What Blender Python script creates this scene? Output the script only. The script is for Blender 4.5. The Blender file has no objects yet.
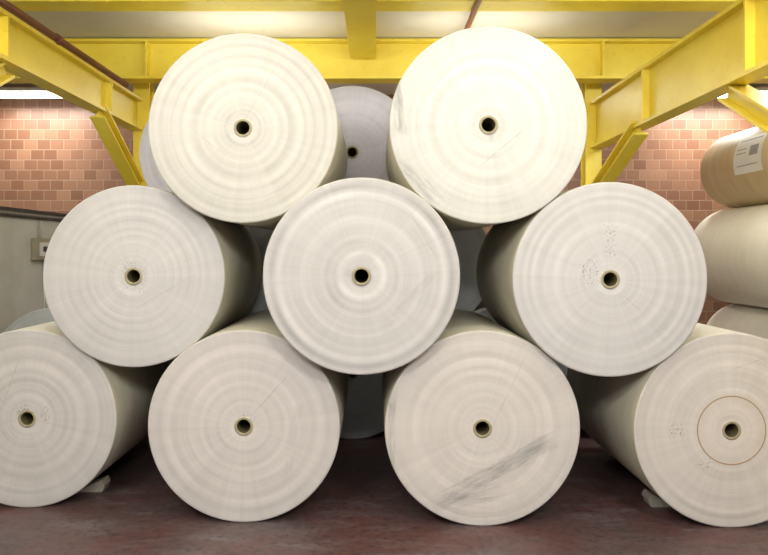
import bpy, bmesh, math, random
from mathutils import Vector, Matrix
random.seed(4)
sc = bpy.context.scene
sc.view_settings.view_transform = 'Standard'
F = 697.0; EYE = 1.67

# ------------------------------------------------ node helpers
class NT:
    def __init__(s, name):
        s.m = bpy.data.materials.new(name); s.m.use_nodes = True
        s.t = s.m.node_tree; s.n = s.t.nodes; s.l = s.t.links
        s.b = s.n['Principled BSDF']
    def put(s, sock, v):
        if isinstance(v, bpy.types.NodeSocket): s.l.new(v, sock)
        elif v is not None: sock.default_value = v
    def math(s, op, a, b=None, c=None, clamp=False):
        n = s.n.new('ShaderNodeMath'); n.operation = op; n.use_clamp = clamp
        s.put(n.inputs[0], a); s.put(n.inputs[1], b); s.put(n.inputs[2], c)
        return n.outputs[0]
    def obj(s):
        return s.n.new('ShaderNodeTexCoord').outputs['Object']
    def xyz(s, v):
        n = s.n.new('ShaderNodeSeparateXYZ'); s.put(n.inputs[0], v); return n.outputs
    def comb(s, x, y, z):
        n = s.n.new('ShaderNodeCombineXYZ')
        for i, q in enumerate((x, y, z)): s.put(n.inputs[i], q)
        return n.outputs[0]
    def noise(s, v=None, scale=5, detail=3, rough=.55, dim='3D', w=None):
        n = s.n.new('ShaderNodeTexNoise'); n.noise_dimensions = dim
        if v is not None: s.put(n.inputs['Vector'], v)
        if w is not None: s.put(n.inputs['W'], w)
        n.inputs['Scale'].default_value = scale
        n.inputs['Detail'].default_value = detail
        n.inputs['Roughness'].default_value = rough
        return n.outputs[0]
    def mapping(s, v, loc=(0,0,0), rot=(0,0,0), sc=(1,1,1), typ='POINT'):
        n = s.n.new('ShaderNodeMapping'); n.vector_type = typ
        s.put(n.inputs[0], v)
        n.inputs['Location'].default_value = loc
        n.inputs['Rotation'].default_value = rot
        n.inputs['Scale'].default_value = sc
        return n.outputs[0]
    def remap(s, v, a, b, c=0., d=1., smooth=False):
        n = s.n.new('ShaderNodeMapRange')
        if smooth: n.interpolation_type = 'SMOOTHSTEP'
        s.put(n.inputs[0], v)
        for i, q in enumerate((a, b, c, d)): n.inputs[i+1].default_value = q
        return n.outputs[0]
    def mix(s, f, a, b, mode='MIX'):
        n = s.n.new('ShaderNodeMix'); n.data_type = 'RGBA'; n.blend_type = mode
        s.put(n.inputs[0], f)
        for i, q in ((6, a), (7, b)):
            if isinstance(q, tuple) and len(q) == 3: q = q + (1,)
            s.put(n.inputs[i], q)
        return n.outputs[2]
    def bump(s, h, st=.2, dist=.01):
        n = s.n.new('ShaderNodeBump'); n.inputs['Strength'].default_value = st
        n.inputs['Distance'].default_value = dist
        s.put(n.inputs['Height'], h); s.l.new(n.outputs[0], s.b.inputs['Normal'])
    def fin(s, col=None, rough=None, metal=None, spec=None):
        if isinstance(col, tuple) and len(col) == 3: col = col + (1,)
        s.put(s.b.inputs['Base Color'], col)
        s.put(s.b.inputs['Roughness'], rough)
        if metal is not None: s.put(s.b.inputs['Metallic'], metal)
        if spec is not None: s.put(s.b.inputs['Specular IOR Level'], spec)
        return s.m

# ------------------------------------------------ materials
def m_yellow():
    t = NT('yellow_paint'); o = t.obj()
    n = t.noise(o, 2.2, 5, .6); f = t.remap(n, .35, .7)
    c = t.mix(f, (.80, .61, .045), (.87, .72, .085))
    d = t.remap(t.noise(o, 14, 6, .7), .58, .75)
    c = t.mix(t.math('MULTIPLY', d, .4), c, (.45, .32, .04))
    return t.fin(c, .42)
def m_plain(name, c1, c2, scale=4, rough=.6, bump=0, metal=None):
    t = NT(name); o = t.obj(); n = t.noise(o, scale, 6, .6)
    c = t.mix(t.remap(n, .3, .7), c1, c2)
    if bump: t.bump(n, bump, .01)
    return t.fin(c, rough, metal)
def m_floor():
    t = NT('red_painted_concrete'); o = t.obj()
    a = t.noise(o, 1.1, 6, .65); b = t.noise(t.mapping(o, sc=(1, 3.5, 1)), 2.5, 8, .7)
    c = t.mix(t.remap(a, .35, .65), (.120, .045, .038), (.100, .076, .076))
    c = t.mix(t.remap(b, .50, .74), c, (.165, .145, .150))
    c = t.mix(t.remap(t.noise(o, 22, 5, .7), .48, .72), c, (.035, .025, .026))
    c = t.mix(t.remap(t.noise(t.mapping(o, rot=(0, 0, .4), sc=(1, 9, 1)), 3, 6, .7), .60, .74, 0, .45), c, (.25, .23, .23))
    x, y, z = t.xyz(o)[0:3]
    for coord, per, off in ((x, 2.3, .55), (y, 2.4, .3)):
        fr = t.math('ABSOLUTE', t.math('SUBTRACT', t.math('FRACT', t.math('DIVIDE', t.math('ADD', coord, off), per)), .5))
        ln = t.math('LESS_THAN', fr, .0018)
        c = t.mix(t.math('MULTIPLY', ln, .45), c, (.03, .015, .015))
    t.bump(b, .12, .01)
    return t.fin(c, t.remap(b, .3, .7, .28, .55))
def m_tiles():
    t = NT('glazed_brick'); o = t.obj(); s = t.xyz(o)
    v = t.comb(s[0], s[2], 0)
    n = t.n.new('ShaderNodeTexBrick'); n.offset = .5
    t.put(n.inputs['Vector'], v)
    n.inputs['Color1'].default_value = (.22, .100, .056, 1)
    n.inputs['Color2'].default_value = (.36, .190, .112, 1)
    n.inputs['Mortar'].default_value = (.36, .245, .165, 1)
    n.inputs['Scale'].default_value = 1
    n.inputs['Mortar Size'].default_value = .006
    n.inputs['Mortar Smooth'].default_value = .2
    n.inputs['Bias'].default_value = -.1
    n.inputs['Brick Width'].default_value = .19
    n.inputs['Row Height'].default_value = .145
    c = t.mix(t.remap(t.noise(o, 1.5, 4), .35, .7, 0, .3), n.outputs['Color'], (.25, .12, .07))
    n2 = t.math('SUBTRACT', 1, n.outputs['Fac']); t.bump(n2, .5, .006)
    return t.fin(c, .38)
def m_face(seed, tint=(.80, .775, .74), ring=1., marks=(), circle=None, freq=22):
    t = NT('paper_roll_end_face'); o = t.obj(); s = t.xyz(o)
    x, z = s[0], s[2]
    r = t.math('SQRT', t.math('ADD', t.math('MULTIPLY', x, x), t.math('MULTIPLY', z, z)))
    broad = t.noise(scale=freq, detail=1, dim='1D', w=t.math('ADD', r, seed * 1.37))
    fine = t.noise(scale=210, detail=2, dim='1D', w=t.math('ADD', r, seed * 2.1))
    ux = t.math('DIVIDE', x, t.math('MAXIMUM', r, .01)); uz = t.math('DIVIDE', z, t.math('MAXIMUM', r, .01))
    rad = t.noise(t.comb(ux, seed * 3.3, uz), 9, 5, .7)
    # rings fade in and out around the circumference
    arc = t.remap(t.noise(t.comb(ux, seed * 5.1, uz), 1.3, 2, .5), .3, .7, .35, 1.5)
    blot = t.noise(t.mapping(o, loc=(seed, 0, seed)), 3.2, 4, .55)
    v = t.math('MULTIPLY', t.math('MULTIPLY', t.math('SUBTRACT', broad, .5), .32 * ring), arc)
    v = t.math('ADD', v, t.math('MULTIPLY', t.math('SUBTRACT', fine, .5), .17))
    v = t.math('ADD', v, t.math('MULTIPLY', t.math('SUBTRACT', rad, .5), .24))
    v = t.math('ADD', v, t.math('MULTIPLY', t.math('SUBTRACT', blot, .5), .20))
    v = t.math('SUBTRACT', v, t.remap(r, .45, .585, 0, .07))
    v = t.math('ADD', v, 1.0)
    c = t.mix(1.0, tint, t.comb(v, v, v), 'MULTIPLY')
    if circle:
        d = t.math('ABSOLUTE', t.math('SUBTRACT', r, circle))
        c = t.mix(t.math('MULTIPLY', t.math('LESS_THAN', r, circle), .35), c, (.68, .61, .55))
        c = t.mix(t.remap(d, .002, .005, .95, 0), c, (.34, .21, .08))
    for k, (cx, cz, ang, ln, wd, st, kind) in enumerate(marks):
        q = t.mapping(o, (cx, 0, cz), (0, -math.radians(ang), 0), (1, 1, 1), 'TEXTURE')
        qs = t.xyz(q)
        warp = t.math('MULTIPLY', t.math('SUBTRACT', t.noise(t.mapping(o, loc=(k, seed, 0)), 9, 3), .5), .9)
        e = t.math('MAXIMUM', t.math('ABSOLUTE', t.math('DIVIDE', qs[0], ln)), t.math('ABSOLUTE', t.math('DIVIDE', qs[2], wd)))
        e = t.remap(t.math('ADD', e, warp), 1.05, .55, 0, 1, True)
        if kind == 'scuff':
            nz = t.noise(t.comb(t.math('MULTIPLY', qs[0], 5), seed + k, t.math('MULTIPLY', qs[2], 45)), 1.0, 6, .75)
            mk = t.remap(nz, .38, .66)
        elif kind == 'line':
            mk = t.remap(t.noise(t.mapping(o, loc=(seed, k, 0)), 12, 4, .7), .3, .6)
            e = t.remap(t.math('MAXIMUM', t.math('ABSOLUTE', t.math('DIVIDE', qs[0], ln)), t.math('ABSOLUTE', t.math('DIVIDE', qs[2], wd))), 1.0, .3)
        elif kind == 'dots':
            nz = t.noise(t.mapping(o, loc=(seed, k, 0)), 75, 2, .5)
            mk = t.remap(nz, .56, .62)
        f = t.math('MULTIPLY', t.math('MULTIPLY', e, mk), st, clamp=True)
        c = t.mix(f, c, (.22, .21, .205))
    t.bump(t.math('ADD', t.math('MULTIPLY', broad, 1.), t.math('MULTIPLY', fine, .5)), .3, .004)
    return t.fin(c, .75, spec=.2)
def m_side(seed, c1=(.46, .43, .34), c2=(.56, .53, .43)):
    t = NT('paper_roll_wrap'); o = t.obj()
    n = t.noise(t.mapping(o, loc=(seed, seed, 0), sc=(1, 6, 1)), 1.6, 4, .6)
    w_ = t.noise(t.mapping(o, loc=(seed, 0, 0), sc=(3, 1, 3)), 2.0, 3, .6)
    t.bump(w_, .25, .02)
    return t.fin(t.mix(t.remap(n, .3, .7), c1, c2), .5)

YEL = m_yellow()
CORE = m_plain('cardboard_core', (.30, .26, .16), (.38, .33, .21), 20, .7)
DARK = m_plain('core_hole_shade', (.012, .011, .010), (.02, .018, .015), 8, .9)  # near-black cap paints the shade deep in the core hole
CORED = m_plain('core_wall_shaded', (.08, .065, .03), (.11, .09, .04), 12, .8)  # core cardboard darkened in colour for shade inside the tube

# ------------------------------------------------ mesh helpers
def new_obj(name, bm, mats, loc=(0, 0, 0), parent=None):
    me = bpy.data.meshes.new(name); bm.to_mesh(me); bm.free()
    for m in mats: me.materials.append(m)
    ob = bpy.data.objects.new(name, me); ob.location = loc
    sc.collection.objects.link(ob)
    if parent: ob.parent = parent
    return ob
def bbox(bm, a, b, mat=0, M=None, bev=0):
    vs = [bm.verts.new((x, y, z)) for x in (a[0], b[0]) for y in (a[1], b[1]) for z in (a[2], b[2])]
    if M is not None:
        for v in vs: v.co = M @ v.co
    q = [(0,1,3,2),(4,6,7,5),(0,4,5,1),(2,3,7,6),(0,2,6,4),(1,5,7,3)]
    fs = []
    for f in q:
        fc = bm.faces.new([vs[i] for i in f]); fc.material_index = mat; fs.append(fc)
    return fs
def cyl(bm, p0, p1, r, seg=16, mat=0):
    p0, p1 = Vector(p0), Vector(p1); d = p1 - p0
    M = Matrix.Translation((p0 + p1) / 2) @ d.to_track_quat('Z', 'Y').to_matrix().to_4x4()
    res = bmesh.ops.create_cone(bm, cap_ends=True, segments=seg, radius1=r, radius2=r, depth=d.length, matrix=M)
    for v in res['verts']:
        for f in v.link_faces:
            f.material_index = mat
            if len(f.verts) == 4: f.smooth = True
def simple_box(name, a, b, mat):
    bm = bmesh.new(); c = (Vector(a) + Vector(b)) / 2
    bbox(bm, Vector(a) - c, Vector(b) - c)
    bmesh.ops.recalc_face_normals(bm, faces=bm.faces)
    return new_obj(name, bm, [mat], c)

# ------------------------------------------------ paper roll
def paper_roll(x, y, z, R, L, seed, face=None, side=None, rot=0):
    rnd = random.Random(int(seed * 100))
    hi, ho = .041, .057
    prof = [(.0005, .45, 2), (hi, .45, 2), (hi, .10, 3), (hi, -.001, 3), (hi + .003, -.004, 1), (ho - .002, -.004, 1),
            (ho, 0, 1), (ho + .003, .003, 0)]
    k = 14
    for i in range(1, k):
        rr = ho + (R - .012 - ho) * i / k
        prof.append((rr, rnd.uniform(-.0015, .0015), 0))
    prof += [(R - .010, .0, 0), (R - .003, .003, 0), (R, .010, 4), (R, L * .5, 4), (R, L - .010, 4), (R - .003, L - .003, 4),
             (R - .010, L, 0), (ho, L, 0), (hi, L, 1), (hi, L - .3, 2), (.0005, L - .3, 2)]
    seg = 144
    bm = bmesh.new(); rings = []
    for (r, yy, m) in prof:
        rings.append([bm.verts.new((r * math.cos(2*math.pi*j/seg), yy, r * math.sin(2*math.pi*j/seg))) for j in range(seg)])
    for i in range(len(prof) - 1):
        m = prof[i + 1][2]
        for j in range(seg):
            f = bm.faces.new((rings[i][j], rings[i][(j+1) % seg], rings[i+1][(j+1) % seg], rings[i+1][j]))
            f.material_index = m
            f.smooth = m in (1, 3, 4)
    bmesh.ops.recalc_face_normals(bm, faces=bm.faces)
    return new_obj('paper_roll', bm, [face or m_face(seed), CORE, DARK, CORED, side or m_side(seed)], (x, y, z))

B = [dict(x=-2.252, z=.578, R=.578, D=4.512), dict(x=-.804, z=.590, R=.590, D=4.269),
     dict(x=.650, z=.592, R=.592, D=4.212), dict(x=2.142, z=.586, R=.586, D=4.187)]
def on(a, b, R, D):
    A = Vector((a['x'], a['z'])); Bv = Vector((b['x'], b['z']))
    ra = a['R'] + R + .001; rb = b['R'] + R + .001; d = (Bv - A).length
    t = (ra*ra - rb*rb + d*d) / (2*d); h = math.sqrt(ra*ra - t*t)
    u = (Bv - A) / d; n = Vector((-u.y, u.x)); P = A + u*t + n*h
    return dict(x=P.x, z=P.y, R=R, D=D)
M1 = on(B[0], B[1], .584, 4.46); M2 = on(B[1], B[2], .584, 4.115); M3 = on(B[2], B[3], .583, 4.16)
T1 = on(M1, M2, .591, 4.33); T2 = on(M2, M3, .590, 4.15)
marks = {
 'B1': [(-.02, .05, 20, .06, .05, .8, 'dots'), (.12, .03, 70, .05, .04, .7, 'dots'), (-.1, .25, 70, .2, .004, .35, 'line')],
 'B2': [(.17, .20, 48, .20, .004, .5, 'line'), (.30, -.1, 80, .25, .03, .2, 'scuff'), (.02, .03, 0, .06, .05, .5, 'dots')],
 'B3': [(.08, -.26, 29, .46, .06, .66, 'scuff'), (.24, -.18, 30, .24, .035, .5, 'scuff'), (-.55, -.02, 88, .25, .03, .6, 'scuff'), (-.08, -.42, 10, .20, .05, .45, 'scuff'),
        (.15, .2, 65, .3, .004, .4, 'line')],
 'B4': [(-.33, .0, 90, .05, .05, .7, 'dots'), (-.16, -.2, 10, .06, .04, .6, 'dots'), (.1, .4, 20, .2, .004, .35, 'line')],
 'M1': [(.0, .0, 80, .12, .1, .45, 'dots'), (.2, -.1, 30, .25, .004, .35, 'line')],
 'M2': [(.30, -.12, 48, .26, .03, .25, 'scuff'), (-.02, .0, 70, .03, .10, .25, 'scuff'), (.36, .25, 120, .2, .004, .4, 'line')],
 'M3': [(-.12, .05, 10, .07, .08, .6, 'dots'), (.0, .22, 0, .05, .12, .5, 'dots'), (.2, -.2, 140, .2, .004, .35, 'line')],
 'T1': [(.10, .2, 60, .25, .004, .3, 'line'), (-.2, -.1, 140, .2, .004, .3, 'line')],
 'T2': [(-.54, .15, 95, .22, .035, .75, 'scuff'), (-.42, -.34, 135, .22, .05, .6, 'scuff'), (.10, -.12, 40, .25, .004, .4, 'line'),
        (.02, -.04, 60, .05, .03, .4, 'scuff'), (-.25, .30, 40, .2, .004, .4, 'line')],
}
front = [('B1', B[0], .9, (.545,.52,.505)), ('B2', B[1], .8, (.59,.552,.53)), ('B3', B[2], .8, (.61,.568,.535)), ('B4', B[3], .7, (.61,.565,.53)),
         ('M1', M1, .9, (.545,.53,.523)), ('M2', M2, 2.0, (.525,.507,.497)), ('M3', M3, 1.0, (.555,.538,.532)),
         ('T1', T1, 1.2, (.535,.52,.483)), ('T2', T2, .8, (.59,.578,.545))]
for i, (k, d, ring, tint) in enumerate(front):
    paper_roll(d['x'], d['D'], d['z'], d['R'], 1.5, i + 1.3,
               m_face(i + 1.3, tint, ring, marks[k], .205 if k == 'B4' else None, 14 if k == 'M2' else 20))
# second stack behind
Rb = .583; dz = math.sqrt((2*Rb + .002)**2 - .65**2)
rows = [[-2.8, -1.5, -.2, 1.1, 2.4], [-2.15, -.85, .45, 1.75], [-1.5, -.2, 1.1]]
bside = m_side(9.1, (.45, .44, .38), (.55, .53, .47))
for lv, xs in enumerate(rows):
    fm = m_face(20 + lv, (.60, .59, .66) if lv == 2 else (.42, .44, .44), .8)
    for i, x in enumerate(xs):
        paper_roll(x, 6.09 + .03 * ((i * 7 + lv) % 3), Rb + lv * dz, Rb, 1.45, 20 + lv*5 + i, fm, bside)
# right-hand stack
cream = m_side(31, (.84, .82, .70), (.90, .88, .78)); kraft = m_side(33, (.60, .47, .27), (.70, .57, .34))
pale = m_side(35, (.84, .82, .74), (.90, .88, .82))
paper_roll(4.63, 6.6, .503, .503, 2.2, 40, None, pale)
paper_roll(4.53, 6.6, .503*2 + .594, .594, 2.2, 41, None, cream)
kz = .503*2 + .594*2 + .467
kr = paper_roll(4.57, 6.6, kz, .467, 2.2, 42, None, kraft)
LAB = m_plain('label_paper', (.85, .86, .86), (.9, .9, .9), 9, .5)
INK = m_plain('label_print', (.30, .30, .32), (.40, .40, .42), 9, .5)
def patch(bm, y0, y1, a0, a1, R, mat):
    n = 12; prev = None
    for i in range(n + 1):
        a = a0 + (a1 - a0) * i / n
        p = [bm.verts.new((-R*math.cos(a), yy, R*math.sin(a))) for yy in (y0, y1)]
        if prev:
            f = bm.faces.new((prev[0], prev[1], p[1], p[0])); f.material_index = mat; f.smooth = True
        prev = p
bm = bmesh.new()
patch(bm, .80, 1.38, -.30, .62, .4695, 0)
patch(bm, .86, 1.32, .50, .535, .4705, 1)
patch(bm, .88, 1.05, .10, .34, .4705, 1)
patch(bm, 1.12, 1.32, .28, .30, .4705, 1)
patch(bm, 1.12, 1.32, .18, .20, .4705, 1)
patch(bm, .88, 1.30, -.12, -.10, .4705, 1)
new_obj('label', bm, [LAB, INK], (0, 0, 0), kr)

# ------------------------------------------------ chocks
CH = m_plain('chock_wood', (.36, .34, .27), (.45, .42, .34), 12, .7)
def chock(x, y, sgn):
    bm = bmesh.new(); pts = [(-.12, 0), (.05, 0), (.07, .05), (.05, .085), (-.12, .010)]
    a = [bm.verts.new((sgn*p[0], -.06, p[1])) for p in pts]; b = [bm.verts.new((sgn*p[0], .06, p[1])) for p in pts]
    bm.faces.new(a); bm.faces.new(b[::-1])
    for i in range(5): bm.faces.new((a[i], b[i], b[(i+1) % 5], a[(i+1) % 5]))
    bmesh.ops.recalc_face_normals(bm, faces=bm.faces)
    bmesh.ops.bevel(bm, geom=list(bm.edges), offset=.004, segments=2, affect='EDGES')
    new_obj('wheel_chock', bm, [CH], (x, y, .0))
chock(B[0]['x'] + .32, 4.86, 1); chock(B[3]['x'] - .30, 4.58, -1)

# ------------------------------------------------ steelwork
frame = bpy.data.objects.new('steel_frame', None); sc.collection.objects.link(frame)
def ibeam(name, p0, p1, w, h, tf=.03, tw=.03, stiff=(), up=(0, 0, 1)):
    p0, p1 = Vector(p0), Vector(p1); d = p1 - p0; L = d.length; yv = d.normalized()
    xv = yv.cross(Vector(up)).normalized(); zv = xv.cross(yv)
    R = Matrix((xv, yv, zv)).transposed().to_4x4()
    bm = bmesh.new()
    bbox(bm, (-w/2, 0, h/2 - tf), (w/2, L, h/2)); bbox(bm, (-w/2, 0, -h/2), (w/2, L, -h/2 + tf))
    bbox(bm, (-tw/2, 0, -h/2 + tf), (tw/2, L, h/2 - tf))
    for s_ in stiff: bbox(bm, (-w/2, s_ - .012, -h/2 + tf), (w/2, s_ + .012, h/2 - tf))
    bmesh.ops.recalc_face_normals(bm, faces=bm.faces)
    bmesh.ops.transform(bm, matrix=R, verts=bm.verts)
    return new_obj(name, bm, [YEL], p0, frame)
CE = 3.9
ibeam('side_beam', (-2.68, 1.0, 3.185), (-2.68, 7.80, 3.185), .16, .35, stiff=(3.95, 5.9))
ibeam('side_beam', (2.49, 1.0, 3.07), (2.49, 7.80, 3.07), .16, .52, stiff=(3.55, 5.3))
ibeam('cross_beam', (-6.5, 7.42, 3.68), (6.5, 7.42, 3.68), .22, .42, stiff=[1.3, 4.1, 8.9, 11.7])
ibeam('cross_beam', (-6.5, 6.15, 3.86), (6.5, 6.15, 3.86), .26, .08, .02)
ibeam('centre_beam', (-.125, 1.0, 3.79), (-.125, 7.29, 3.79), .27, .21, .03)
def column(x, y, z0, z1, name='column'):
    ibeam(name, (x, y, z0), (x, y, z1), .18, .18, .022, .02, up=(0, 1, 0))
column(-2.62, 7.9, 0, CE); column(2.45, 7.9, 0, CE)
column(-2.72, 3.75, 0, CE); column(2.56, 3.75, 0, CE)
def brace(x, y0, z0, y1, z1):
    ibeam('diagonal_brace', (x, y0, z0), (x, y1, z1), .14, .14, .02, .02)
brace(-2.66, 6.70, 3.0, 7.80, 2.38); brace(2.45, 6.45, 2.80, 7.80, 2.28)
brace(-2.72, 5.1, 3.0, 3.85, 2.3); brace(2.52, 4.95, 2.80, 3.85, 2.2)
RP = m_plain('red_oxide_pipe', (.15, .035, .025), (.20, .055, .035), 9, .45)
def pipe(p0, p1, r, mat=RP, name='ceiling_pipe'):
    bm = bmesh.new(); p0 = Vector(p0); p1 = Vector(p1)
    cyl(bm, (0, 0, 0), p1 - p0, r); n = max(2, int((p1 - p0).length / 1.5))
    for i in range(1, n):
        q = (p1 - p0) * i / n; u = (p1 - p0).normalized() * .03
        cyl(bm, q - u, q + u, r * 1.25)
    new_obj(name, bm, [mat], p0)
pipe((-2.60, 1.0, 3.394), (-2.60, 7.27, 3.394), .033)
pipe((.885, 1.0, 3.80), (.885, 7.29, 3.80), .026)

# ------------------------------------------------ room
CEIL = m_plain('ceiling_plaster', (.62, .58, .46), (.70, .66, .54), 1.2, .85)
WALLP = m_plain('painted_block', (.56, .57, .53), (.70, .71, .66), 1.6, .7, .1)
TIL = m_tiles()
simple_box('floor', (-6.7, -2.5, -.1), (6.7, 10.2, 0), m_floor())
simple_box('ceiling', (-6.7, -2.5, CE), (6.7, 10.2, CE + .1), CEIL)
simple_box('wall_back', (-6.7, 10.0, 0), (6.7, 10.2, CE), TIL)
simple_box('wall_left', (-6.7, -2.5, 0), (-6.5, 10.0, CE), WALLP)
simple_box('wall_right', (6.5, -2.5, 0), (6.7, 10.0, CE), WALLP)
simple_box('wall_partition', (-4.18, 2.0, 0), (-4.0, 9.98, 2.10), WALLP)
BLK = m_plain('dark_metal', (.05, .05, .05), (.09, .09, .09), 8, .5)
bm = bmesh.new()
bbox(bm, (-.12, 0, 0), (.13, 7.98, .035)); cyl(bm, (.12, .02, -.05), (.12, 7.9, -.05), .018)
bmesh.ops.recalc_face_normals(bm, faces=bm.faces)
new_obj('trim_1', bm, [BLK], (-4.09, 2.0, 2.10))
e = bpy.data.objects.new('electrical_box', None); sc.collection.objects.link(e); e.location = (-3.998, 8.28, 1.68)
bm = bmesh.new(); bbox(bm, (0, -.18, -.13), (.07, .18, .13)); bmesh.ops.recalc_face_normals(bm, faces=bm.faces)
bmesh.ops.bevel(bm, geom=list(bm.edges), offset=.008, segments=2, affect='EDGES')
new_obj('housing', bm, [m_plain('box_paint', (.42, .38, .28), (.5, .46, .36), 8, .5)], (0, 0, 0), e)
bm = bmesh.new(); bbox(bm, (.071, -.12, -.08), (.078, .12, .08)); bbox(bm, (.078, -.04, -.03), (.09, .04, .03), 1)
bmesh.ops.recalc_face_normals(bm, faces=bm.faces)
new_obj('cover_plate', bm, [LAB, BLK], (0, 0, 0), e)
bm = bmesh.new(); cyl(bm, (.03, 0, .13), (.03, 0, .34), .014); cyl(bm, (.02, .1, -.13), (.02, .1, -1.68), .010)
new_obj('conduit', bm, [WALLP], (0, 0, 0), e)

# ------------------------------------------------ lamps at the back wall, plus unseen ones added for fill
TUBE = NT('lamp_tube'); TUBE.b.inputs['Emission Color'].default_value = (1, .96, .86, 1)
TUBE.b.inputs['Emission Strength'].default_value = 11; TUBE = TUBE.fin((.9, .9, .88), .4)
HOUS = m_plain('lamp_housing', (.75, .75, .72), (.8, .8, .78), 5, .4)
def lamp_and_fill(x, y, z, power, lx=1.25, ly=.30, tilt=0, col=(1, .975, .93), up=0, rod=.35, rt=.006):  # builds the back-wall fluorescents and the added fill lights alike
    e = bpy.data.objects.new('fluorescent_and_fill_light', None); sc.collection.objects.link(e); e.location = (x, y, z)
    T = Matrix.Rotation(tilt, 4, 'X')
    bm = bmesh.new(); bbox(bm, (-lx/2, -ly/2, .03), (lx/2, ly/2, .07), M=T)
    bbox(bm, (-lx/2, -ly/2, -.02), (-lx/2 + .03, ly/2, .03), M=T); bbox(bm, (lx/2 - .03, -ly/2, -.02), (lx/2, ly/2, .03), M=T)
    for sx in (-lx*rod, lx*rod): bbox(bm, (sx - rt, -rt, .05), (sx + rt, rt, CE - z - .001))
    bmesh.ops.recalc_face_normals(bm, faces=bm.faces)
    new_obj('housing', bm, [HOUS], (0, 0, 0), e)
    bm = bmesh.new()
    for o_ in (-.07, .07): cyl(bm, T @ Vector((-lx/2 + .03, o_, 0)), T @ Vector((lx/2 - .03, o_, 0)), .018, 12)
    new_obj('tubes', bm, [TUBE], (0, 0, 0), e)
    for pw, ti, off in ((power, tilt, -.03), (up, math.pi, .09)):
        if pw <= 0: continue
        ld = bpy.data.lights.new('lamp_and_fill_glow', 'AREA'); ld.shape = 'RECTANGLE'; ld.size = lx; ld.size_y = ly
        ld.energy = pw; ld.color = col
        lo = bpy.data.objects.new('lamp_and_fill_glow', ld); sc.collection.objects.link(lo); lo.parent = e
        lo.location = (T @ Vector((0, 0, off))) if ti == tilt else Vector((0, 0, off)); lo.rotation_euler = (ti, 0, 0)
for x in (-1.7, 1.7):
    lamp_and_fill(x, .2, 3.45, 84, tilt=math.radians(62))  # unseen, added near the camera and tilted to light faces and beams
    lamp_and_fill(x * .75, 3.2, 3.3, 3, up=42)  # added out-of-frame uplights that brighten ceiling and beams
lamp_and_fill(.0, -.9, 3.2, 66, tilt=math.radians(75))  # unseen front fill added behind the camera
lamp_and_fill(-1.20, 6.75, 3.30, 3, up=7, rod=.1, rt=.002); lamp_and_fill(1.05, 6.75, 3.30, 3, up=7, rod=.1, rt=.002)  # added, hidden behind the top rolls to brighten ceiling and cross beam
lamp_and_fill(-4.75, 9.45, 3.76, 46, ly=.36); lamp_and_fill(4.75, 9.45, 3.76, 50, ly=.36)
lamp_and_fill(-5.2, 5.0, 3.5, 60, up=25); lamp_and_fill(3.75, 5.2, 3.5, 62, up=20, tilt=math.radians(15))  # unseen side fill added to lighten the partition and right-hand stack
lamp_and_fill(-1.3, 8.8, 3.6, 16, up=12); lamp_and_fill(1.3, 8.8, 3.6, 16, up=12)  # hidden fill added to light the back region

w = bpy.data.worlds.new('World'); sc.world = w; w.use_nodes = True
w.node_tree.nodes['Background'].inputs[0].default_value = (.98, .98, 1, 1)
w.node_tree.nodes['Background'].inputs[1].default_value = .34

cd = bpy.data.cameras.new('camera'); cam = bpy.data.objects.new('camera', cd); sc.collection.objects.link(cam)
cam.location = (0, 0, EYE); cam.rotation_euler = (math.pi/2, 0, 0)
cd.sensor_width = 36; cd.lens = F / 768 * 36
cd.shift_x = 9/768; cd.shift_y = -27.5/768
cd.clip_start = .05
sc.camera = cam
